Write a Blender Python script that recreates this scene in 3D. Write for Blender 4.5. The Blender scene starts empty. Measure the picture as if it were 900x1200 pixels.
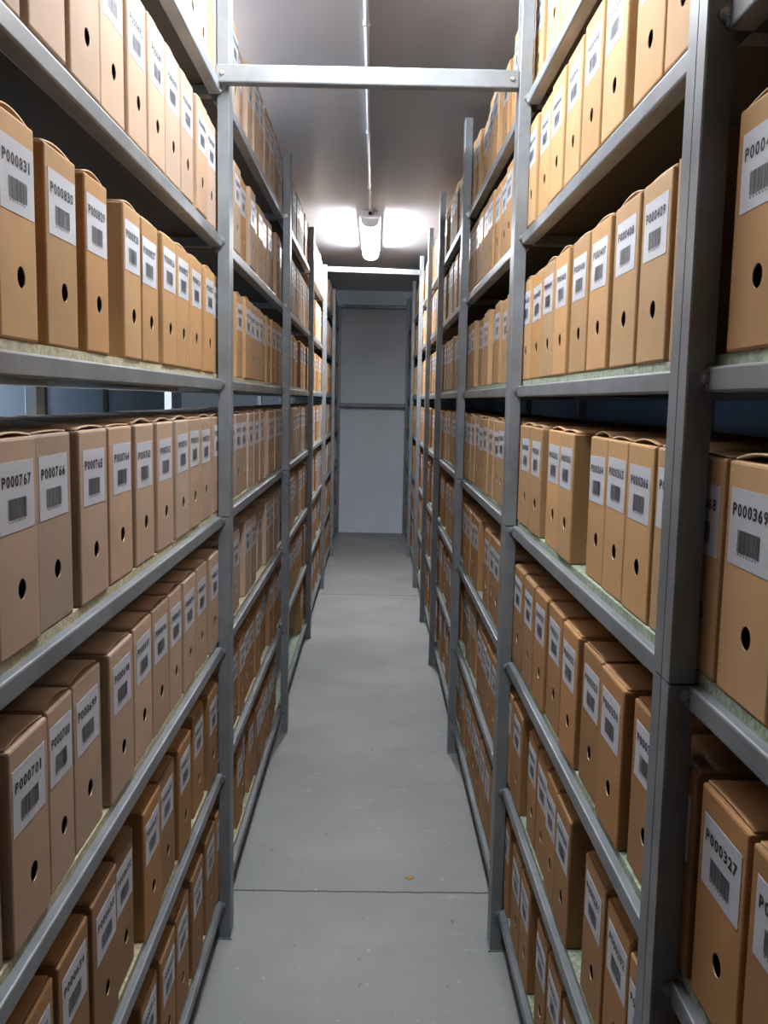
import bpy, bmesh, math, random
from mathutils import Matrix, Vector

S = bpy.context.scene
COL = S.collection
random.seed(11)

# ------------------------------------------------------------------ camera
CAM_H, F_PX = 1.5, 1080.8
PITCH, YAW, ROLL = 0.1204, 0.0132, 0.0191
cam = bpy.data.objects.new('camera', bpy.data.cameras.new('camera'))
COL.objects.link(cam)
cam.data.sensor_fit = 'VERTICAL'
cam.data.sensor_height = 24.0
cam.data.lens = F_PX / 1200 * 24.0
cam.data.clip_start = .02
cp, sp, cy, sy = math.cos(PITCH), math.sin(PITCH), math.cos(YAW), math.sin(YAW)
Fv = Vector((cp * sy, cp * cy, -sp)); Uv = Vector((sp * sy, sp * cy, cp)); Rv = Vector((cy, -sy, 0))
R2 = Rv * math.cos(ROLL) + Uv * math.sin(ROLL)
U2 = Uv * math.cos(ROLL) - Rv * math.sin(ROLL)
m = Matrix((R2, U2, -Fv)).transposed().to_4x4()
m.translation = (0, 0, CAM_H)
cam.matrix_world = m
S.camera = cam

# ------------------------------------------------------------------ world, exposure
W = bpy.data.worlds.new('world'); S.world = W; W.use_nodes = True
W.node_tree.nodes['Background'].inputs[0].default_value = (.55, .62, .75, 1)
W.node_tree.nodes['Background'].inputs[1].default_value = 0.02
LAMP = 80.0
S.view_settings.view_transform = 'Standard'
S.view_settings.look = 'None'
S.view_settings.gamma = 1
S.view_settings.use_curve_mapping = False
S.view_settings.exposure = 0.0

# ------------------------------------------------------------------ layout constants (metres)
XL, XR = .374, .345            # aisle faces of the front uprights
PT, PD = .030, .060            # upright: across the aisle, along the aisle
LVS = {'left': [.0998, .4689, .8208, 1.1741, 1.5323, 1.893, 2.2643], 'right': [.1088, .4578, .8056, 1.1685, 1.5295, 1.9079, 2.2436]}   # beam centres
LVS['L'], LVS['R'] = LVS['left'], LVS['right']
BH, BT, BD = .028, .030, .0135  # beam height, beam thickness, board thickness
BREC = .021                     # beam face behind the upright's aisle face
ZL = [-.80, .81, 2.416, 4.022, 5.680, 7.218, 8.777, 10.30]
ZR = [-.40, 1.025, 2.372, 3.807, 5.132, 6.170, 7.327, 8.828, 10.30]
OL = [0, 0, .000, .008, .000, .000, .004, 0]
OR = [0, 0, .000, -.001, -.004, -.005, -.004, .000, 0]
RDEP = .53
ZW, CEIL = 10.41, 2.698
TOPL, TOPR = 2.520, 2.615

# ------------------------------------------------------------------ materials
def srgb(r, g, b):
    f = lambda c: (c / 255 / 12.92) if c / 255 <= .04045 else ((c / 255 + .055) / 1.055) ** 2.4
    return (f(r), f(g), f(b), 1)

def base_mat(name, col, rough=.6, metal=0.0, spec=.5):
    mt = bpy.data.materials.new(name); mt.use_nodes = True
    b = mt.node_tree.nodes['Principled BSDF']
    b.inputs['Base Color'].default_value = col
    b.inputs['Roughness'].default_value = rough
    b.inputs['Metallic'].default_value = metal
    b.inputs['Specular IOR Level'].default_value = spec
    return mt, mt.node_tree, b

def noise_mix(nt, b, c1, c2, scale, detail=6, lo=.35, hi=.65, bump=0.0, dist=.002, rough=None, stretch=None):
    tc = nt.nodes.new('ShaderNodeTexCoord')
    src = tc.outputs['Object']
    if stretch:
        mp = nt.nodes.new('ShaderNodeMapping'); mp.inputs['Scale'].default_value = stretch
        nt.links.new(src, mp.inputs[0]); src = mp.outputs[0]
    n = nt.nodes.new('ShaderNodeTexNoise'); n.inputs['Scale'].default_value = scale; n.inputs['Detail'].default_value = detail
    nt.links.new(src, n.inputs['Vector'])
    r = nt.nodes.new('ShaderNodeValToRGB')
    r.color_ramp.elements[0].position = lo; r.color_ramp.elements[0].color = c1
    r.color_ramp.elements[1].position = hi; r.color_ramp.elements[1].color = c2
    nt.links.new(n.outputs['Fac'], r.inputs[0])
    nt.links.new(r.outputs[0], b.inputs['Base Color'])
    if bump:
        bp = nt.nodes.new('ShaderNodeBump'); bp.inputs['Strength'].default_value = bump; bp.inputs['Distance'].default_value = dist
        nt.links.new(n.outputs['Fac'], bp.inputs['Height']); nt.links.new(bp.outputs[0], b.inputs['Normal'])
    return n, r, tc

# painted steel
M = {}
mt, nt, b = base_mat('grey_painted_steel', srgb(140, 146, 149), .42, .25)
noise_mix(nt, b, srgb(112, 117, 122), srgb(131, 136, 141), 9, bump=.15, dist=.0006); M['steel'] = mt
mt, nt, b = base_mat('galvanised_bolt', srgb(175, 178, 182), .3, .85); M['bolt'] = mt
mt, nt, b = base_mat('dark_gap_line', srgb(40, 42, 45), .8); M['dark'] = mt

def board_mat(name, a, c, flake):
    mt, nt, b = base_mat(name, a, .8)
    tc = nt.nodes.new('ShaderNodeTexCoord')
    v = nt.nodes.new('ShaderNodeTexVoronoi'); v.inputs['Scale'].default_value = 150
    n = nt.nodes.new('ShaderNodeTexNoise'); n.inputs['Scale'].default_value = 60; n.inputs['Detail'].default_value = 8
    nt.links.new(tc.outputs['Object'], v.inputs['Vector']); nt.links.new(tc.outputs['Object'], n.inputs['Vector'])
    r = nt.nodes.new('ShaderNodeValToRGB')
    e = r.color_ramp.elements
    e[0].position = .0; e[0].color = flake; e[1].position = .28; e[1].color = a
    x = r.color_ramp.elements.new(.75); x.color = c
    sep = nt.nodes.new('ShaderNodeSeparateColor'); nt.links.new(v.outputs['Color'], sep.inputs[0])
    mx = nt.nodes.new('ShaderNodeMath'); mx.operation = 'MULTIPLY_ADD'; mx.inputs[1].default_value = .6; 
    n2 = nt.nodes.new('ShaderNodeMath'); n2.operation = 'MULTIPLY'; n2.inputs[1].default_value = .5
    nt.links.new(n.outputs['Fac'], n2.inputs[0]); nt.links.new(sep.outputs[0], mx.inputs[0]); nt.links.new(n2.outputs[0], mx.inputs[2])
    nt.links.new(mx.outputs[0], r.inputs[0]); nt.links.new(r.outputs[0], b.inputs['Base Color'])
    bp = nt.nodes.new('ShaderNodeBump'); bp.inputs['Strength'].default_value = .4; bp.inputs['Distance'].default_value = .001
    nt.links.new(mx.outputs[0], bp.inputs['Height']); nt.links.new(bp.outputs[0], b.inputs['Normal'])
    return mt
M['board_left'] = board_mat('tan_chipboard', srgb(150, 145, 118), srgb(178, 172, 146), srgb(92, 84, 60))
M['board_right'] = board_mat('green_chipboard', srgb(118, 130, 112), srgb(152, 162, 142), srgb(58, 70, 56))

M['underside_shade'] = base_mat('shaded_board_underside', srgb(74, 66, 54), .85)[0]  # shade under the shelves, put into the colour of the boards' lower faces

def kraft(name, per):
    """Corrugated kraft board; the tint of each carton comes from the object colour or, for the merged mass, from the island."""
    mt, nt, b = base_mat(name, (1, 1, 1, 1), .72, 0, .25)
    tc = nt.nodes.new('ShaderNodeTexCoord')
    n = nt.nodes.new('ShaderNodeTexNoise'); n.inputs['Scale'].default_value = 14; n.inputs['Detail'].default_value = 7
    mp = nt.nodes.new('ShaderNodeMapping'); mp.inputs['Scale'].default_value = (1, 1, .35)
    nt.links.new(tc.outputs['Object'], mp.inputs[0]); nt.links.new(mp.outputs[0], n.inputs['Vector'])
    mr = nt.nodes.new('ShaderNodeMapRange'); mr.inputs['To Min'].default_value = .90; mr.inputs['To Max'].default_value = 1.06
    mr.inputs['From Min'].default_value = .3; mr.inputs['From Max'].default_value = .7
    nt.links.new(n.outputs['Fac'], mr.inputs[0])
    if per == 'object':
        oi = nt.nodes.new('ShaderNodeObjectInfo'); csrc = oi.outputs['Color']
    else:
        at = nt.nodes.new('ShaderNodeAttribute'); at.attribute_name = 'tint'; csrc = at.outputs['Color']
    vm = nt.nodes.new('ShaderNodeVectorMath'); vm.operation = 'SCALE'
    nt.links.new(csrc, vm.inputs[0]); nt.links.new(mr.outputs[0], vm.inputs['Scale'])
    nt.links.new(vm.outputs[0], b.inputs['Base Color'])
    w = nt.nodes.new('ShaderNodeTexNoise'); w.inputs['Scale'].default_value = 5; w.inputs['Detail'].default_value = 2
    nt.links.new(tc.outputs['Object'], w.inputs['Vector'])
    bp = nt.nodes.new('ShaderNodeBump'); bp.inputs['Strength'].default_value = .35; bp.inputs['Distance'].default_value = .006
    nt.links.new(w.outputs['Fac'], bp.inputs['Height']); nt.links.new(bp.outputs[0], b.inputs['Normal'])
    return mt
M['kraft'] = kraft('kraft_cardboard', 'object')
M['kraft_mass'] = kraft('kraft_cardboard_far', 'attr')
M['core'] = base_mat('cut_cardboard_edge', srgb(196, 174, 144), .8)[0]
M['paper'] = base_mat('white_label_paper', srgb(186, 190, 200), .4, 0, .5)[0]
M['ink'] = base_mat('black_print', srgb(28, 28, 32), .5)[0]
M['ink_grey'] = base_mat('barcode_print', srgb(52, 52, 58), .5)[0]

mt, nt, b = base_mat('painted_wall', srgb(150, 156, 168), .7)
noise_mix(nt, b, srgb(214, 224, 236), srgb(224, 233, 243), 1.3, bump=.05); M['wall'] = mt
mt, nt, b = base_mat('blue_wall', srgb(150, 175, 205), .7)
noise_mix(nt, b, srgb(150, 178, 210), srgb(170, 194, 222), 1.0); M['wall_blue'] = mt
mt, nt, b = base_mat('ceiling_panel', srgb(150, 147, 152), .38, 0, .5)
noise_mix(nt, b, srgb(176, 178, 187), srgb(188, 189, 196), .8); M['ceiling'] = mt

# concrete floor: mottled grey, two saw-cut joints, scuffs and paint flecks
mt, nt, b = base_mat('concrete_floor', srgb(150, 151, 152), .55, 0, .45)
n, r, tc = noise_mix(nt, b, srgb(128, 130, 130), srgb(152, 153, 152), 1.6, detail=10, lo=.3, hi=.7, bump=.12, dist=.002)
def math_(op, a, bb=None, c=None):
    k = nt.nodes.new('ShaderNodeMath'); k.operation = op
    for i, v in enumerate((a, bb, c)):
        if v is None: continue
        if isinstance(v, (int, float)): k.inputs[i].default_value = v
        else: nt.links.new(v, k.inputs[i])
    return k.outputs[0]
def mixc(fac, a, bb):
    k = nt.nodes.new('ShaderNodeMix'); k.data_type = 'RGBA'
    nt.links.new(fac, k.inputs[0])
    for i, v in ((6, a), (7, bb)):
        if isinstance(v, tuple): k.inputs[i].default_value = v
        else: nt.links.new(v, k.inputs[i])
    return k.outputs[2]
sx = nt.nodes.new('ShaderNodeSeparateXYZ'); nt.links.new(tc.outputs['Object'], sx.inputs[0])
def tex(scale, detail, rough=.5):
    t = nt.nodes.new('ShaderNodeTexNoise'); t.inputs['Scale'].default_value = scale; t.inputs['Detail'].default_value = detail
    t.inputs['Roughness'].default_value = rough
    nt.links.new(tc.outputs['Object'], t.inputs['Vector']); return t.outputs['Fac']
col = r.outputs[0]
spk = math_('GREATER_THAN', tex(55, 3), .70)            # small pale flecks of paint
col = mixc(math_('MULTIPLY', spk, .55), col, srgb(186, 188, 186))
mps = nt.nodes.new('ShaderNodeMapping'); mps.inputs['Scale'].default_value = (2.5, 5, 1); mps.inputs['Rotation'].default_value = (0, 0, .25)
nt.links.new(tc.outputs['Object'], mps.inputs[0])
scn = nt.nodes.new('ShaderNodeTexNoise'); scn.inputs['Scale'].default_value = 3.2; scn.inputs['Detail'].default_value = 9
nt.links.new(mps.outputs[0], scn.inputs['Vector'])
scr = nt.nodes.new('ShaderNodeMapRange'); nt.links.new(scn.outputs['Fac'], scr.inputs[0])
scr.inputs['From Min'].default_value = .64; scr.inputs['From Max'].default_value = .74; scr.inputs['To Max'].default_value = .25
col = mixc(scr.outputs[0], col, srgb(178, 180, 178))
drk = math_('GREATER_THAN', tex(34, 2), .735)            # dark specks
col = mixc(math_('MULTIPLY', drk, .6), col, srgb(84, 84, 82))
st = nt.nodes.new('ShaderNodeMapRange'); nt.links.new(tex(3.3, 6, .6), st.inputs[0])
st.inputs['From Min'].default_value = .55; st.inputs['From Max'].default_value = .75; st.inputs['To Max'].default_value = .30
col = mixc(st.outputs[0], col, srgb(108, 110, 108))
wob = math_('MULTIPLY', math_('SUBTRACT', tex(14, 3), .5), .012)
yy = math_('ADD', sx.outputs[1], wob)
for jy in (2.674, 7.032):
    ln = math_('LESS_THAN', math_('ABSOLUTE', math_('SUBTRACT', yy, jy)), .0042 if jy < 5 else .006)
    col = mixc(ln, col, srgb(62, 62, 62))
nt.links.new(col, b.inputs['Base Color'])
M['floor'] = mt

mt, nt, b = base_mat('white_plastic', srgb(205, 207, 210), .35); M['plastic'] = mt
mt, nt, b = base_mat('lamp_diffuser', srgb(240, 242, 245), .3)
b.inputs['Emission Color'].default_value = (.93, .965, 1, 1); b.inputs['Emission Strength'].default_value = LAMP
M['diffuser'] = mt
for nm, k in (('far', 1.5), ('near', .9), ('side', 5.0)):
    c_ = mt.copy(); c_.name = 'lamp_diffuser_' + nm
    c_.node_tree.nodes['Principled BSDF'].inputs['Emission Strength'].default_value = LAMP * k; M['d_' + nm] = c_
M['leaf'] = base_mat('dry_orange_scrap', srgb(172, 132, 72), .7)[0]

# ------------------------------------------------------------------ helpers
def link(name, me, mats, parent=None):
    o = bpy.data.objects.new(name, me)
    COL.objects.link(o)
    if not me.materials:
        for x in (mats if isinstance(mats, (list, tuple)) else [mats]): me.materials.append(x)
    if parent is not None: o.parent = parent
    return o

class MB:
    """collects boxes and prisms of one part"""
    def __init__(s): s.bm = bmesh.new()
    def box(s, x0, x1, y0, y1, z0, z1, mi=0, bevel=0.0):
        g = bmesh.ops.create_cube(s.bm, size=1)
        vs = g['verts']
        bmesh.ops.scale(s.bm, vec=(x1 - x0, y1 - y0, z1 - z0), verts=vs)
        bmesh.ops.translate(s.bm, vec=((x0 + x1) / 2, (y0 + y1) / 2, (z0 + z1) / 2), verts=vs)
        fs = list({f for v in vs for f in v.link_faces})
        for f in fs: f.material_index = mi
        if bevel:
            es = list({e for v in vs for e in v.link_edges})
            bmesh.ops.bevel(s.bm, geom=es, offset=bevel, segments=2, affect='EDGES', profile=.5)
        return vs
    def prism(s, pts, z0, z1, mi=0):
        a = [s.bm.verts.new((x, y, z0)) for x, y in pts]; c = [s.bm.verts.new((x, y, z1)) for x, y in pts]
        n = len(pts)
        fs = [s.bm.faces.new(a[::-1]), s.bm.faces.new(c)]
        for i in range(n): fs.append(s.bm.faces.new((a[i], a[(i + 1) % n], c[(i + 1) % n], c[i])))
        for f in fs: f.material_index = mi
    def cyl(s, p, axis, r, l, seg=12, mi=0, r2=None):
        g = bmesh.ops.create_cone(s.bm, cap_ends=True, segments=seg, radius1=r, radius2=r if r2 is None else r2, depth=l)
        q = Vector((0, 0, 1)).rotation_difference(Vector(axis)).to_matrix().to_4x4()
        q.translation = p
        bmesh.ops.transform(s.bm, matrix=q, verts=g['verts'])
        for f in {f for v in g['verts'] for f in v.link_faces}: f.material_index = mi
    def build(s, name, mats, parent=None, smooth=False):
        bmesh.ops.recalc_face_normals(s.bm, faces=s.bm.faces)
        me = bpy.data.meshes.new(name); s.bm.to_mesh(me); s.bm.free()
        if smooth:
            me.polygons.foreach_set('use_smooth', [True] * len(me.polygons))
        return link(name, me, mats, parent)

def empty(name, loc=(0, 0, 0), rz=0):
    o = bpy.data.objects.new(name, None); COL.objects.link(o)
    o.location = loc; o.rotation_euler = (0, 0, rz); o.empty_display_size = .05
    return o

def tag(o, label=None, cat=None, group=None, kind=None):
    for k, v in (('label', label), ('category', cat), ('group', group), ('kind', kind)):
        if v: o[k] = v
    return o

def slab(name, mat, *b):
    q = MB(); q.box(*b); o = q.build(name, mat); o['kind'] = 'structure'; return o

# ------------------------------------------------------------------ room
XA, XB, YB = -2.15, 1.15, -6.5
slab('floor', M['floor'], XA, XB, YB, ZW, -.1, 0)
slab('ceiling', M['ceiling'], XA, XB, YB, ZW, CEIL, CEIL + .1)
slab('wall_far', M['wall'], XA - .1, XB + .1, ZW, ZW + .1, 0, CEIL)
slab('wall_left', M['wall_blue'], XA - .1, XA, YB, ZW, 0, CEIL)
slab('wall_right', M['wall_blue'], XB, XB + .1, YB, ZW, 0, CEIL)
slab('wall_back', M['wall'], XA - .1, XB + .1, YB - .1, YB, 0, CEIL)
for i, y in enumerate((3.0, 3.35, 6.0, 7.4)):
    slab('trim_%d' % (i + 1), M['dark'], XA, XA + .03, y, y + .06, 0, CEIL)

# ------------------------------------------------------------------ lamps
def lamp_fixture(x, y0, label, which):
    L = 1.40
    o = empty('ceiling_light', (x, y0, CEIL))
    tag(o, label, 'ceiling light')
    q = MB(); q.box(-.052, .052, .02, L - .02, -.040, 0, bevel=.006)
    q.box(-.070, .070, -.02, L + .02, -.048, -.036, bevel=.004)
    q.build('housing', M['plastic'], o)
    q = MB(); n = 10; prof = []
    for i in range(n + 1):
        a = math.pi * i / n
        prof.append((-.062 * math.cos(a) , -.046 - .062 * math.sin(a) ** .6))
    bm = q.bm; rings = []
    for y, s in ((.004, .88), (.014, 1), (L - .014, 1), (L - .004, .88)):
        rings.append([bm.verts.new((px * s, y, -.046 + (pz + .046) * s)) for px, pz in prof])
    for k, (a, c) in enumerate(zip(rings, rings[1:])):
        for i in range(n): bm.faces.new((a[i], a[i + 1], c[i + 1], c[i])).material_index = 0 if k == 1 else 1
    bm.faces.new(rings[0][::-1]).material_index = 1; bm.faces.new(rings[-1]).material_index = 1
    for a, c in zip(rings, rings[1:]): bm.faces.new((a[0], c[0], c[-1], a[-1]))
    q.build('diffuser', [M['d_' + which], M['plastic']], o, True)
    for y in (.22, L / 2, L - .22):
        for s in (-1, 1):
            q = MB(); q.box(s * .070 - .002, s * .070 + .003, y - .012, y + .012, -.056, -.030, bevel=.001)
            q.build('clip', M['bolt'], o)
    q = MB(); q.cyl((0, -.012, -.026), (0, 1, 0), .012, .026, 12); q.build('cable_gland', M['dark'], o)
    return o
lamp_fixture(-.044, 6.03, 'white tubular strip light glowing on the ceiling, far down the aisle', 'far')
lamp_fixture(-.044, 1.22, 'strip light on the ceiling above the camera end of the aisle', 'near')
lamp_fixture(-1.50, 2.2, 'strip light over the neighbouring aisle behind the left rack', 'side')
q = MB(); q.cyl((-.044, (2.64 + 6.005) / 2, CEIL - .008), (0, 1, 0), .008, 6.005 - 2.64, 12)
q.build('ceiling_conduit', M['plastic'], smooth=True)
tag(bpy.data.objects['ceiling_conduit'], 'white cable conduit running along the grey ceiling to the strip light', 'conduit')
for o in [bpy.data.objects['ceiling_conduit']]:
    for k, y in enumerate((3.1, 4.3, 5.4)):
        q = MB(); q.box(-.044 - .012, -.044 + .012, y - .006, y + .006, CEIL - .0175, CEIL, bevel=.002)
        q.build('saddle_clip', M['plastic'], o)

# ------------------------------------------------------------------ racks
def upright_mesh(h, joint):
    """hollow look square upright, aisle face at local x=0 (outwards is -x), nearest edge at y=0"""
    q = MB()
    g = .0022
    def seg(z0, z1, s=0.0):
        pts = [(-PT + s, 0 + s), (0 - s - .002, 0 + s), (0 - s, .002 + s), (0 - s, PD / 2 - g), (-.004, PD / 2 - g), (-.004, PD / 2 + g * .2),
               (0 - s, PD / 2 + g * .2), (0 - s, PD - s), (-PT + s, PD - s)]
        q.prism(pts, z0, z1)
    seg(0, joint - .0015); seg(joint + .0015, h)
    q.box(-PT + .002, -.002, .002, PD - .002, joint - .004, joint + .004, mi=1)
    q.box(-PT - .006, .004, -.004, PD + .004, 0, .004)
    q.box(-PT, 0, 0, PD, h, h + .002)
    bmesh.ops.recalc_face_normals(q.bm, faces=q.bm.faces)
    me = bpy.data.meshes.new('upright'); q.bm.to_mesh(me); q.bm.free()
    me.materials.append(M['steel']); me.materials.append(M['dark'])
    return me

def rack(side, Zs, offs, xf, top, board, label):
    LV = LVS[side]
    s = -1 if side == 'left' else 1
    root = empty('shelving_rack', (s * (xf + RDEP / 2), (Zs[0] + Zs[-1]) / 2, 0))
    tag(root, label, 'shelving rack')
    inv = Matrix.Translation(-root.location)
    def place(o): o.matrix_parent_inverse = inv; return o
    um = upright_mesh(top, 1.187 if s < 0 else 1.182)
    bq = MB(); bq.cyl((0, 0, 0), (0, 1, 0), .0075, .006, 6); bq.cyl((0, -.004, 0), (0, 1, 0), .0045, .006, 10)
    bme = bpy.data.meshes.new('bolt'); bq.bm.to_mesh(bme); bq.bm.free(); bme.materials.append(M['bolt'])
    for k, y in enumerate(Zs):
        f = bpy.data.objects.new('upright', um); COL.objects.link(f); f.parent = root
        f.matrix_parent_inverse = inv
        f.location = (s * xf - s * offs[k] * (0 if s > 0 else -1) * 0 + (offs[k] if s < 0 else offs[k]), y, 0)
        f.rotation_euler = (0, 0, 0)
        if s > 0: f.scale = (-1, 1, 1)
        r_ = bpy.data.objects.new('upright', um); COL.objects.link(r_); r_.parent = root; r_.matrix_parent_inverse = inv
        r_.location = (s * (xf + RDEP) - (s * PT if False else 0), y, 0)
        if s < 0: r_.scale = (-1, 1, 1)
        if k in (1, 2, 3):
            for z in LV:
                bo = bpy.data.objects.new('bolt', bme); COL.objects.link(bo); bo.parent = f
                bo.location = (-PT + .012, -.003, z + .002)
        for z in LV:                                   # braces front to back under the boards
            q = MB(); x0, x1 = sorted((s * (xf + BREC + .03 + .001), s * (xf + RDEP - PT - .03)))
            q.box(x0, x1, y + .012, y + .048, z - BH / 2 + .004, z + BH / 2 - .002)
            place(q.build('depth_brace', M['steel'], root))
    for k in range(len(Zs) - 1):
        y0, y1 = Zs[k] + PD / 2, Zs[k + 1] + PD / 2
        for z in LV:
            for xa in (xf + BREC, xf + RDEP - PT - .03):
                q = MB(); x0, x1 = sorted((s * xa, s * (xa + .030)))
                q.box(x0, x1, y0 + PD / 2 + .0005, y1 - PD / 2 - .0005, z - BH / 2, z + BH / 2, bevel=.003)
                if xa == xf + BREC and k <= 3:           # bent hook plates at both ends of a beam
                    for ye in (y0 + .034, y1 - .038):
                        xx0, xx1 = sorted((s * (xa - .003), s * (xa + .004)))
                        q.box(xx0, xx1, ye - .002, ye + .006, z - .011, z - .003, mi=1, bevel=.001)
                        q.box(xx0, xx1, ye - .002, ye + .006, z + .003, z + .011, mi=1, bevel=.001)
                place(q.build('shelf_beam', [M['steel'], M['bolt']], root))
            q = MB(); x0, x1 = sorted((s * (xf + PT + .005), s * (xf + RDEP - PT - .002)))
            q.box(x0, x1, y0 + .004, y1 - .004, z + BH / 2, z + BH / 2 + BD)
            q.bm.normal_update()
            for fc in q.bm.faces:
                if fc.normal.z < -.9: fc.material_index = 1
            place(q.build('shelf_board', [M['board_right'] if k >= 3 else board, M['underside_shade']], root))
    return root
rack('left', ZL, OL, XL, TOPL, M['board_left'], 'long grey steel shelving rack on the left of the aisle with tan chipboard shelves')
rack('right', ZR, OR, XR, TOPR, M['board_right'], 'long grey steel shelving rack on the right of the aisle with green chipboard shelves')

def tie(x0, x1, y0, y1, z, h, t, label):
    L = math.hypot(x1 - x0, y1 - y0)
    o = empty('tie_bar', (x0, y0, z)); o.rotation_euler = (0, 0, math.atan2(y1 - y0, x1 - x0))
    bpy.data.objects.remove(o)
    q = MB(); q.box(0, L, -t, 0, -h / 2, h / 2, bevel=.004)
    for e in (.018, L - .018): q.cyl((e, -t - .002, 0), (0, 1, 0), .006, .006, 6, mi=1)
    o = q.build('tie_bar', [M['steel'], M['bolt']])
    o.location = (x0, y0, z); o.rotation_euler = (0, 0, math.atan2(y1 - y0, x1 - x0))
    tag(o, label, 'tie bar', 'tie bars across the aisle')
tie(-.404, XR, 2.4155, 2.410, 2.291, .044, .034, 'pale grey steel bar bridging the aisle at the top, nearest the camera')
tie(-XL + .00, XR, 7.262, 7.345, 2.491, .040, .03, 'bright steel bar bridging the aisle just beyond the glowing strip light')
tie(-XL, XR, 10.345, 10.345, 2.517, .040, .03, 'dark steel bar bridging the aisle high up in front of the end wall')
tie(-XL, XR, 10.345, 10.345, 1.444, .042, .03, 'dark steel bar at chest height in front of the end wall')

# ------------------------------------------------------------------ archive boxes
BHT, BDEP = .248, .355
HZ, HR = .072, .0122
def carton_mesh(w, seed):
    """hollow carton with a finger hole through its narrow front (front at y=0 facing -y)"""
    rnd = random.Random(seed)
    bm = bmesh.new()
    q = MB(); bm.free(); bm = q.bm
    vs = q.box(-w / 2, w / 2, 0, BDEP, 0, BHT)
    es = [e for e in bm.edges]
    bmesh.ops.bevel(bm, geom=es, offset=.0035, segments=2, affect='EDGES', profile=.5)
    # front panel: replace its big face by a ring round the hole
    ff = min((f for f in bm.faces if f.normal.y < -.99), key=lambda f: -f.calc_area())
    corners = [v for v in ff.verts]
    bmesh.ops.delete(bm, geom=[ff], context='FACES_ONLY')
    hx, N = .006, 20
    ring = [bm.verts.new((hx + HR * math.cos(2 * math.pi * i / N), 0, HZ + HR * 1.02 * math.sin(2 * math.pi * i / N))) for i in range(N)]
    back = [bm.verts.new((v.co.x, .0013, v.co.z)) for v in ring]
    # outer frame points by angle
    corners.sort(key=lambda v: math.atan2(v.co.z - HZ, v.co.x - hx))
    quads = [[], [], [], []]
    cs = sorted(corners, key=lambda v: (v.co.z, v.co.x)); bl, br, tl, tr = cs[0], cs[1], cs[2], cs[3]
    if bl.co.x > br.co.x: bl, br = br, bl
    if tl.co.x > tr.co.x: tl, tr = tr, tl
    def idx(deg): return int(round(deg / 360 * N)) % N
    def arc(a, c):
        i = idx(a); out = [ring[i]]
        while i != idx(c): i = (i + 1) % N; out.append(ring[i])
        return out
    for (p, q2, a, c) in ((br, tr, -54, 54), (tr, tl, 54, 126), (tl, bl, 126, 234), (bl, br, 234, 306)):
        bm.faces.new([q2, p][::1] + arc(a, c))
    for i in range(N):
        j = (i + 1) % N
        f = bm.faces.new((ring[i], ring[j], back[j], back[i])); f.material_index = 1
    # inner shell
    t = .0013
    def iv(x, y, z): return bm.verts.new((x, y, z))
    a = [iv(-w / 2 + t, t, t), iv(w / 2 - t, t, t), iv(w / 2 - t, BDEP - t, t), iv(-w / 2 + t, BDEP - t, t)]
    c = [iv(v.co.x, v.co.y, BHT - t) for v in a]
    bm.faces.new(a); bm.faces.new(c[::-1])
    for i in (1, 2, 3): bm.faces.new((a[i], c[i], c[(i + 1) % 4], a[(i + 1) % 4]))
    r2 = back
    def arc2(a_, c_):
        i = idx(a_); out = [r2[i]]
        while i != idx(c_): i = (i + 1) % N; out.append(r2[i])
        return out
    for (p, q2, x, y) in ((a[1], c[1], -54, 54), (c[1], c[0], 54, 126), (c[0], a[0], 126, 234), (a[0], a[1], 234, 306)):
        bm.faces.new([q2, p] + arc2(x, y))
    bmesh.ops.recalc_face_normals(bm, faces=bm.faces)
    me = bpy.data.meshes.new('carton'); bm.to_mesh(me); bm.free()
    me.materials.append(M['kraft']); me.materials.append(M['core'])
    return me

def lid_data(w, arch, back=.006):
    """arched top flap: bulges up in the middle of the width, starts a little behind the front edge"""
    V, Fc, Mi = [], [], []
    n, t = 8, .0022
    ys = (back, back + .06, BDEP - .02)
    for y, am in zip(ys, (1, 1, .25)):
        for tt in (0, t):
            for i in range(n + 1):
                u = i / n
                V.append((-w / 2 + .003 + (w - .006) * u, y, BHT + .0003 + arch * am * math.sin(math.pi * u) ** 1.0 + tt))
    st = 2 * (n + 1)
    for j in range(2):
        for i in range(n):
            a = j * st + i; b2 = (j + 1) * st + i
            Fc.append((a, a + 1, b2 + 1, b2)[::-1]); Mi.append(0)
            Fc.append((a + n + 1, a + n + 2, b2 + n + 2, b2 + n + 1)); Mi.append(0)
    for i in range(n): Fc.append((i, i + 1, i + n + 2, i + n + 1)); Mi.append(1)
    o = 2 * st
    for i in range(n): Fc.append((o + i, o + n + 1 + i, o + n + 2 + i, o + i + 1)); Mi.append(1)
    for j in range(2):
        a, b2 = j * st, (j + 1) * st
        Fc.append((a, a + n + 1, b2 + n + 1, b2)); Mi.append(0)
        Fc.append((a + n, b2 + n, b2 + 2 * n + 1, a + 2 * n + 1)); Mi.append(0)
    return V, Fc, Mi

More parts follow.
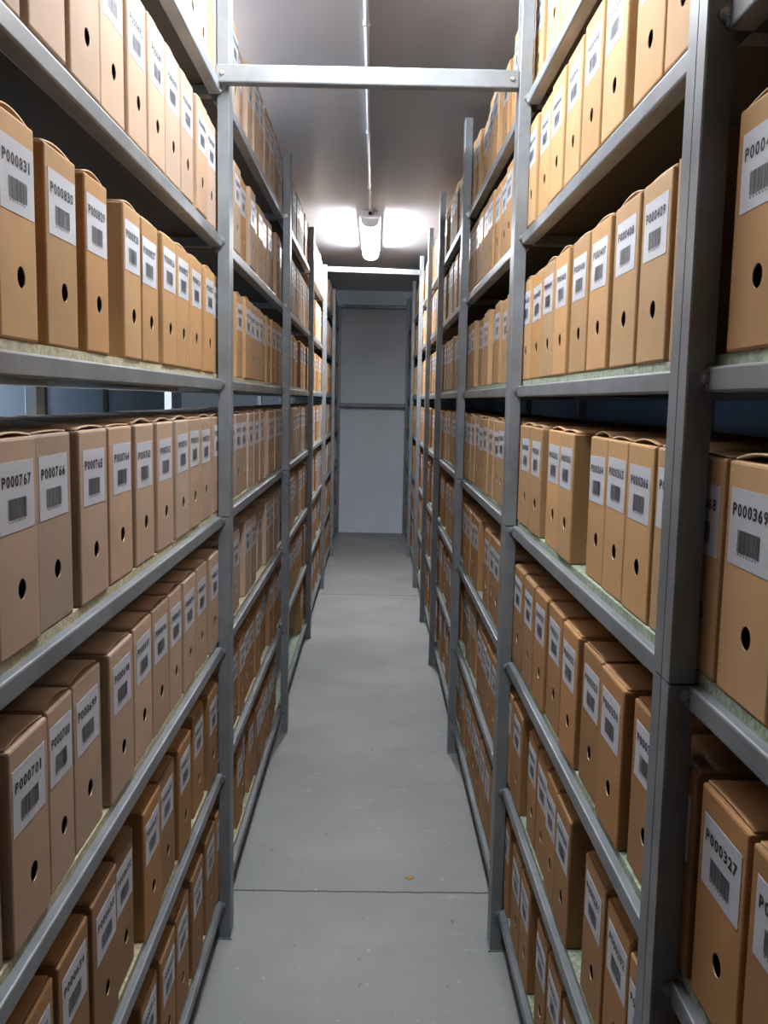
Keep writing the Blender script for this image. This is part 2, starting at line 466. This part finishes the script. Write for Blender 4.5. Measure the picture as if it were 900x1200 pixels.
# glyphs of the printed numbers, made once from Blender's own font
GLY = {}
def glyph(ch):
    if ch in GLY: return GLY[ch]
    cu = bpy.data.curves.new('g', 'FONT'); cu.body = ch; cu.size = 1; cu.offset = .034; cu.resolution_u = 3
    o = bpy.data.objects.new('g', cu); COL.objects.link(o)
    dg = bpy.context.evaluated_depsgraph_get(); dg.update()
    me = bpy.data.meshes.new_from_object(o.evaluated_get(dg))
    vs = [(v.co.x, v.co.y) for v in me.vertices]; fs = [tuple(p.vertices) for p in me.polygons]
    x0 = min(v[0] for v in vs); x1 = max(v[0] for v in vs); y0 = min(v[1] for v in vs); y1 = max(v[1] for v in vs)
    vs = [((x - x0) / (x1 - x0), (y - y0) / (y1 - y0)) for x, y in vs]
    bpy.data.objects.remove(o); bpy.data.meshes.remove(me); bpy.data.curves.remove(cu)
    # make every face look to -y when laid on the label (x right, z up)
    out = []
    for f in fs:
        ar = 0
        for i in range(len(f)):
            a, c = vs[f[i]], vs[f[(i + 1) % len(f)]]; ar += a[0] * c[1] - c[0] * a[1]
        out.append(f if ar > 0 else f[::-1])
    GLY[ch] = (vs, out); return GLY[ch]
for ch in 'P0123456789': glyph(ch)

LW, LH = .1035, .0800
def label_data(text, seed, w, dx=0.0, dz=0.0, rot=0.0):
    rnd = random.Random(seed)
    lw = min(LW, w - .014)
    V, Fc, Mi = [], [], []
    zc = BHT * .722 + dz; th = .0005
    ca, sa = math.cos(rot), math.sin(rot)
    def put(x, z, y): return (dx + x * ca - z * sa, y, zc + x * sa + z * ca)
    def rect(x0, x1, z0, z1, y, mi):
        b0 = len(V); V.extend(put(*p, y) for p in ((x0, z0), (x1, z0), (x1, z1), (x0, z1)))
        Fc.append((b0, b0 + 1, b0 + 2, b0 + 3)); Mi.append(mi)
    rect(-lw / 2, lw / 2, -LH / 2, LH / 2, -th, 0)
    b0 = len(V); V.extend(put(*p, .0002) for p in ((-lw / 2, -LH / 2), (lw / 2, -LH / 2), (lw / 2, LH / 2), (-lw / 2, LH / 2)))
    for i in range(4): Fc.append((b0 + i, b0 + (i + 1) % 4, (i + 1) % 4, i)); Mi.append(0)
    # number
    tw, thh = lw * .86, .0135; cw = tw / 7
    for i, ch in enumerate(text):
        vs, fs = glyph(ch); b0 = len(V)
        gx0 = -tw / 2 + i * cw; gw = cw * .80
        if ch == '1': gx0 += gw * .25; gw *= .45
        V.extend(put(gx0 + gw * x, LH / 2 - .0155 - thh + thh * z, -th - .0003) for x, z in vs)
        for f in fs: Fc.append(tuple(b0 + k for k in f)); Mi.append(1)
    # barcode
    x, xe = -lw * .27, lw * .27; z1 = -.002; z0 = z1 - .0235
    rect(x, xe, z0 + .0, z1, -th - .0001, 0)
    while x < xe - .0012:
        bw = rnd.choice((.0006, .0006, .0012, .0018)); 
        rect(x, min(x + bw, xe), z0 - rnd.choice((0, 0, .0008)), z1, -th - .0003, 2)
        x += bw + rnd.choice((.0006, .0007, .0012))
    for i in range(7):
        xx = -lw * .25 + i * lw * .5 / 7
        rect(xx, xx + .0028, z0 - .0034, z0 - .0017, -th - .0003, 2)
    return V, Fc, Mi

def mesh_from(name, V, Fc, Mi, mats):
    me = bpy.data.meshes.new(name); me.from_pydata(V, [], Fc)
    me.polygons.foreach_set('material_index', Mi)
    for x in mats: me.materials.append(x)
    me.update(); return me

# measured fronts of the nearest rows, near to far (y0, y1) and the number printed on the first
ROW_L = {
 6: (959, []),
 5: (895, [(1.127, 1.258), (1.282, 1.417), (1.421, 1.555), (1.574, 1.703), (1.707, 1.840), (1.844, 1.983), (1.987, 2.116), (2.15, 2.28), (2.29, 2.42)]),
 4: (831, [(1.024, 1.14), (1.176, 1.298), (1.330, 1.44), (1.523, 1.635), (1.647, 1.770), (1.799, 1.920), (1.924, 2.062), (2.066, 2.205), (2.243, 2.375)]),
 3: (767, [(.990, 1.117), (1.120, 1.252), (1.275, 1.414), (1.428, 1.565), (1.587, 1.72), (1.745, 1.885), (1.905, 2.045), (2.050, 2.168), (2.190, 2.33), (2.355, 2.49)]),
 2: (701, [(1.003, 1.128), (1.137, 1.240), (1.245, 1.376), (1.404, 1.545), (1.565, 1.695), (1.702, 1.837), (1.845, 1.967), (1.980, 2.115), (2.137, 2.270), (2.295, 2.43)]),
 1: (634, [(1.144, 1.274), (1.290, 1.430), (1.440, 1.557), (1.600, 1.735), (1.739, 1.880), (1.905, 2.040), (2.105, 2.242), (2.267, 2.40)]),
 0: (569, [(1.12, 1.25), (1.27, 1.40), (1.42, 1.545), (1.582, 1.707), (1.722, 1.860), (1.870, 2.010), (2.042, 2.180), (2.222, 2.36)]),
}
ROW_R = {
 6: (492, []),
 5: (451, [(1.155, 1.284), (1.288, 1.430), (1.480, 1.620), (1.637, 1.778), (1.804, 1.939), (1.957, 2.097), (2.120, 2.255), (2.28, 2.409), (2.416, 2.54)]),
 4: (409, [(1.215, 1.348), (1.362, 1.501), (1.528, 1.665), (1.678, 1.815), (1.846, 1.984), (1.989, 2.119), (2.130, 2.271), (2.284, 2.423), (2.43, 2.56)]),
 3: (367, [(1.115, 1.240), (1.245, 1.378), (1.383, 1.507), (1.511, 1.635), (1.724, 1.854), (1.862, 2.000), (2.058, 2.195), (2.215, 2.350), (2.370, 2.500)]),
 2: (325, [(1.150, 1.287), (1.310, 1.452), (1.460, 1.592), (1.615, 1.755), (1.775, 1.915), (1.925, 2.060), (2.075, 2.215), (2.230, 2.370), (2.395, 2.525)]),
 1: (283, [(1.091, 1.217), (1.231, 1.361), (1.370, 1.510), (1.610, 1.744), (1.748, 1.855), (1.863, 1.981), (1.990, 2.102), (2.170, 2.31), (2.33, 2.46)]),
 0: (241, [(1.09, 1.22), (1.23, 1.36), (1.37, 1.475), (1.485, 1.620), (1.638, 1.772), (1.776, 1.891), (1.984, 2.108), (2.112, 2.242), (2.304, 2.43)]),
}
RECESS = {('R', 3): [.008, .006, .008, .010, -.004, .004, .0, .002, .002],
          ('R', 1): [.0, .004, .004, -.012, .002, .006, .006, -.010, .0],
          ('L', 1): [.0, -.006, .008, -.006, .004, .0, .008, .0],
          ('L', 2): [-.004, .004, .006, -.004, .004, .004, .004, .002, .004, .0],
          ('R', 2): [.008, -.006, .004, -.002, .004, .0, .0, .0, .0]}
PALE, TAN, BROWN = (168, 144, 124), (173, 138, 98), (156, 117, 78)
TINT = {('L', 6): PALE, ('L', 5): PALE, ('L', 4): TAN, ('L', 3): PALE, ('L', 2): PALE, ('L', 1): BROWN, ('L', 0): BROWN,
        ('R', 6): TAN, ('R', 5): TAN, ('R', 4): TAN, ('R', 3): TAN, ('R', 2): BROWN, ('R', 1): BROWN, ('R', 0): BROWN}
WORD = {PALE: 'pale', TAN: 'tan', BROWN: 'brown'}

# near ends of the right rows (nearer than the big upright)
NEAR_R = {4: [(1.06, 1.195), (.868, 1.003), (.725, .86)], 3: [(.985, 1.105), (.845, .975), (.705, .835)], 2: [(1.005, 1.135), (.860, .990), (.715, .848)]}

boxes = []
def fill(side, lv, y0, y1, num, step, rnd):
    """regular row from y0 to y1; step -1: numbers fall going away"""
    y = y0
    while True:
        w = rnd.gauss(.129, .006); w = max(.110, min(.142, w)); g = rnd.choice((.003, .006, .010, .016, .016))
        if rnd.random() < .03: g += .05
        if y + w > y1: break
        boxes.append(dict(s=side, lv=lv, y0=y, y1=y + w, num=num)); num += step; y += w + g
    return num
for side, R, Zs in (('L', ROW_L, ZL), ('R', ROW_R, ZR)):
    for lv in range(7):
        rnd = random.Random(100 * lv + (0 if side == 'L' else 7))
        num, lst = R[lv]
        if not lst:
            st = 1.13; n0 = num
        else:
            st = lst[0][0]
            for i, (a, c) in enumerate(lst):
                rc = RECESS.get((side, lv))
                boxes.append(dict(s=side, lv=lv, y0=a, y1=c, num=num - i, rc=rc[i] if rc else None, m=1))
        # away
        ya = lst[-1][1] + .012 if lst else st
        n = num - len(lst)
        if side == 'L' and lv == 0:
            n = fill(side, lv, ya, 4.11, n, -1, rnd)
            n = fill(side, lv, 5.30, Zs[-1] - .05, n, -1, rnd)
        elif side == 'R' and lv in (4,):
            n = fill(side, lv, ya, Zs[-1] - .05, n, -1, rnd)
        else:
            n = fill(side, lv, ya, Zs[-1] - .05, n, -1, rnd)
        # towards and past the camera
        k = num + 1; y = st - .012
        if side == 'R' and lv in NEAR_R:
            for a, c in NEAR_R[lv]:
                boxes.append(dict(s=side, lv=lv, y0=a, y1=c, num=k, m=1)); k += 1; y = a - .012
        while y > -.35 + .15:
            w = max(.115, min(.14, rnd.gauss(.129, .005)))
            boxes.append(dict(s=side, lv=lv, y0=y - w, y1=y, num=k)); k += 1; y -= w + rnd.choice((.004, .010, .016))

def project(X, Y, Z):
    xc = X * cy - Y * sy; zc = X * sy + Y * cy; yc = Z - CAM_H
    fw = zc * cp - yc * sp; up = yc * cp + zc * sp
    if fw < .05: return None
    u = F_PX * xc / fw; v = -F_PX * up / fw
    cr, sr = math.cos(ROLL), math.sin(ROLL)
    return 450 + u * cr - v * sr, 600 + u * sr + v * cr, fw

def visible_area(b):
    s = -1 if b['s'] == 'L' else 1
    xf = XL if s < 0 else XR; Zs = ZL if s < 0 else ZR
    X = s * (xf + PT + .008); z0 = LVS[b['s']][b['lv']] + BH / 2 + BD
    cnt = 0.0; NY, NZ = 10, 8
    for i in range(NY):
        y = b['y0'] + (b['y1'] - b['y0']) * (i + .5) / NY
        ya, yb = y * xf / abs(X), y * (xf + PT) / abs(X)
        if any(yb > p and ya < p + PD for p in Zs): continue
        for j in range(NZ):
            p = project(X, y, z0 + BHT * (j + .5) / NZ)
            if p and 0 <= p[0] <= 900 and 0 <= p[1] <= 1200:
                cnt += abs(X) * F_PX / p[2] ** 2 * F_PX / p[2] * (1.0 / NY / NZ)   # foreshortened
    return cnt * (b['y1'] - b['y0']) * BHT / 1.0

for b in boxes:
    b['vis'] = visible_area(b)
    s = -1 if b['s'] == 'L' else 1
    Zs = ZL if s < 0 else ZR
    c = (b['y0'] + b['y1']) / 2
    b['bay'] = max(i for i in range(len(Zs)) if Zs[i] + PD / 2 <= c or i == 0)
# order from the far upright of each bay
from collections import defaultdict
grp = defaultdict(list)
for b in boxes: grp[(b['s'], b['lv'], b['bay'])].append(b)
for g in grp.values():
    g.sort(key=lambda q: -q['y0'])
    for i, b in enumerate(g): b['ord'] = i
ORD = ['first', 'second', 'third', 'fourth', 'fifth', 'sixth', 'seventh', 'eighth', 'ninth', 'tenth', 'eleventh', 'twelfth', 'thirteenth', 'fourteenth']
LVN = ['lowest', 'second-lowest', 'third-lowest', 'middle', 'third-highest', 'second-highest', 'top']
BAYN = {'L': {0: 'cut-off left', 1: 'nearest left', 2: 'second left', 3: 'third left', 4: 'fourth left', 5: 'fifth left', 6: 'last left'},
        'R': {0: 'right-edge', 1: 'nearest full right', 2: 'second full right', 3: 'third full right', 4: 'fourth full right', 5: 'fifth full right', 6: 'sixth full right', 7: 'last right'}}

order = sorted((b for b in boxes if b['vis'] > 0), key=lambda b: -b['vis'])
single = order[:300]
sset = {id(b) for b in single}

CART, LIDS = {}, {}
WS = [.096, .100, .104, .108, .114, .120, .125, .130, .135, .140, .146, .152]
def carton(w):
    k = min(WS, key=lambda q: abs(q - w))
    if k > w: k = WS[max(0, WS.index(k) - 1)]
    if k not in CART: CART[k] = carton_mesh(k, 1)
    return k, CART[k]
ARCH = [.0, .003, .006, .009]
def lid(k, a):
    if (k, a) not in LIDS:
        V, Fc, Mi = lid_data(k, a)
        LIDS[(k, a)] = mesh_from('lid', V, Fc, Mi, [M['kraft'], M['core']])
        LIDS[(k, a)].polygons.foreach_set('use_smooth', [True] * len(Fc))
    return LIDS[(k, a)]

rnd = random.Random(5)
mass = dict(V=[], F=[], M=[], T=[])
def pose(b):
    s = -1 if b['s'] == 'L' else 1
    xf = XL if s < 0 else XR
    rc = b.get('rc')
    if rc is None:
        rc = abs(rnd.gauss(0, .002 if b.get('m') else .006)) + (.014 if rnd.random() < .15 and not b.get('m') else 0)
    x = s * (xf + PT + max(.001, .001 + rc)) if not b.get('m') else s * (xf + PT + .001 + max(0, rc))
    z = LVS[b['s']][b['lv']] + BH / 2 + BD + .0005
    lean = max(-.004, min(.004, rnd.gauss(0, .002))); yaw = max(-.004, min(.004, rnd.gauss(0, .002)))
    return (x, (b['y0'] + b['y1']) / 2, z), (0, lean, (math.pi / 2 if s < 0 else -math.pi / 2) + yaw)

def simple_box(w):
    V = []; Fc = []; Mi = []
    c = .003
    # body: bevelled vertical front edges, closed box
    pts = [(-w / 2 + c, 0), (w / 2 - c, 0), (w / 2, c), (w / 2, BDEP), (-w / 2, BDEP), (-w / 2, c)]
    for z in (0, BHT): V += [(x, y, z) for x, y in pts]
    n = 6
    Fc.append(tuple(range(n))[::-1]); Fc.append(tuple(range(n, 2 * n)))
    for i in range(n): Fc.append((i, (i + 1) % n, n + (i + 1) % n, n + i))
    Mi += [0] * len(Fc)
    # hole: flat disc on the front, shade of the inside painted as its colour
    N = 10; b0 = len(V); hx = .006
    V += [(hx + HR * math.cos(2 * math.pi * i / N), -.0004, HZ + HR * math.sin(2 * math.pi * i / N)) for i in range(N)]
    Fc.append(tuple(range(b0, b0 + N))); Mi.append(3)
    return V, Fc, Mi

M['hole'] = base_mat('box_hole_shade', srgb(30, 22, 15), .9)[0]  # dark colour standing in for the unlit inside of the carton
from mathutils import Euler
for b in boxes:
    loc, rot = pose(b)
    w = b['y1'] - b['y0']
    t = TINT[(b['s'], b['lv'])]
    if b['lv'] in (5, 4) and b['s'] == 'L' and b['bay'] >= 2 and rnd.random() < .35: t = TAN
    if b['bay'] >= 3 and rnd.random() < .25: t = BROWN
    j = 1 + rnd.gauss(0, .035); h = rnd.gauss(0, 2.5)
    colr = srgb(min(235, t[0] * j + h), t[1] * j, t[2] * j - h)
    num = max(1, b['num']); txt = 'P000%03d' % num if num < 1000 else 'P00%04d' % num
    pale = b['lv'] >= 3 or (b['s'] == 'L' and b['lv'] == 2)
    ar = rnd.choice((.002, .004, .006, .008)) if pale else rnd.choice((0, 0, 0, .002))
    dx = rnd.gauss(0, .0025); dz = rnd.gauss(0, .003); lr = rnd.gauss(0, .008)
    if id(b) in sset:
        k, me = carton(w)
        o = empty('archive_box', loc); o.rotation_euler = rot
        bn = BAYN[b['s']][b['bay']]
        tag(o, '%s archive box marked %s, %s from the far post, %s shelf, %s bay' % (WORD[t], txt, ORD[b['ord']], LVN[b['lv']], bn),
            'archive box', 'archive boxes on the steel shelves')
        a = link('carton', me, None, o); a.color = colr
        l_ = link('lid', lid(k, ar), None, o); l_.color = colr
        V, Fc, Mi = label_data(txt, num, k, dx, dz, lr)
        link('paper_label', mesh_from('paper_label', V, Fc, Mi, [M['paper'], M['ink'], M['ink_grey']]), None, o)
    else:
        if b['vis'] <= 0 and not (b['y1'] > -.3): continue
        mat = Matrix.Translation(loc) @ Euler(rot).to_matrix().to_4x4()
        parts = [simple_box(w)]
        V, Fc, Mi = lid_data(w, ar); parts.append((V, Fc, [0 if q == 0 else 2 for q in Mi]))
        if b['vis'] > 0:
            V, Fc, Mi = label_data(txt, num, w, dx, dz, lr); parts.append((V, Fc, [{0: 4, 1: 5, 2: 5}[q] for q in Mi]))
        for V, Fc, Mi in parts:
            b0 = len(mass['V'])
            mass['V'] += [tuple(mat @ Vector(v)) for v in V]
            mass['T'] += [colr] * len(V)
            mass['F'] += [tuple(b0 + i for i in f) for f in Fc]
            mass['M'] += Mi
me = mesh_from('archive_boxes', mass['V'], mass['F'], mass['M'], [M['kraft_mass'], M['kraft_mass'], M['core'], M['hole'], M['paper'], M['ink_grey']])
ca = me.color_attributes.new('tint', 'FLOAT_COLOR', 'POINT')
ca.data.foreach_set('color', [c for t in mass['T'] for c in t])
o = link('archive_boxes', me, None)
tag(o, 'far rows of kraft archive boxes filling the distant bays of both racks', 'archive boxes', 'archive boxes on the steel shelves', 'stuff')

# ------------------------------------------------------------------ small things on the floor
q = MB()
pts = [(.013 * math.cos(a) * (1 + .35 * math.sin(3 * a)), (.013) * math.sin(a) * (1 + .2 * math.cos(2 * a))) for a in [2 * math.pi * i / 14 for i in range(14)]]
q.prism(pts, 0, .0015)
o = q.build('dry_leaf', M['leaf']); o.location = (.140, 2.76, .0005); o.rotation_euler = (0, 0, .4)
tag(o, 'small dry orange scrap lying on the concrete floor near the joint line', 'leaf')
print('boxes', len(boxes), 'visible', len(order), 'min vis', order[299]['vis'] if len(order) > 299 else None)
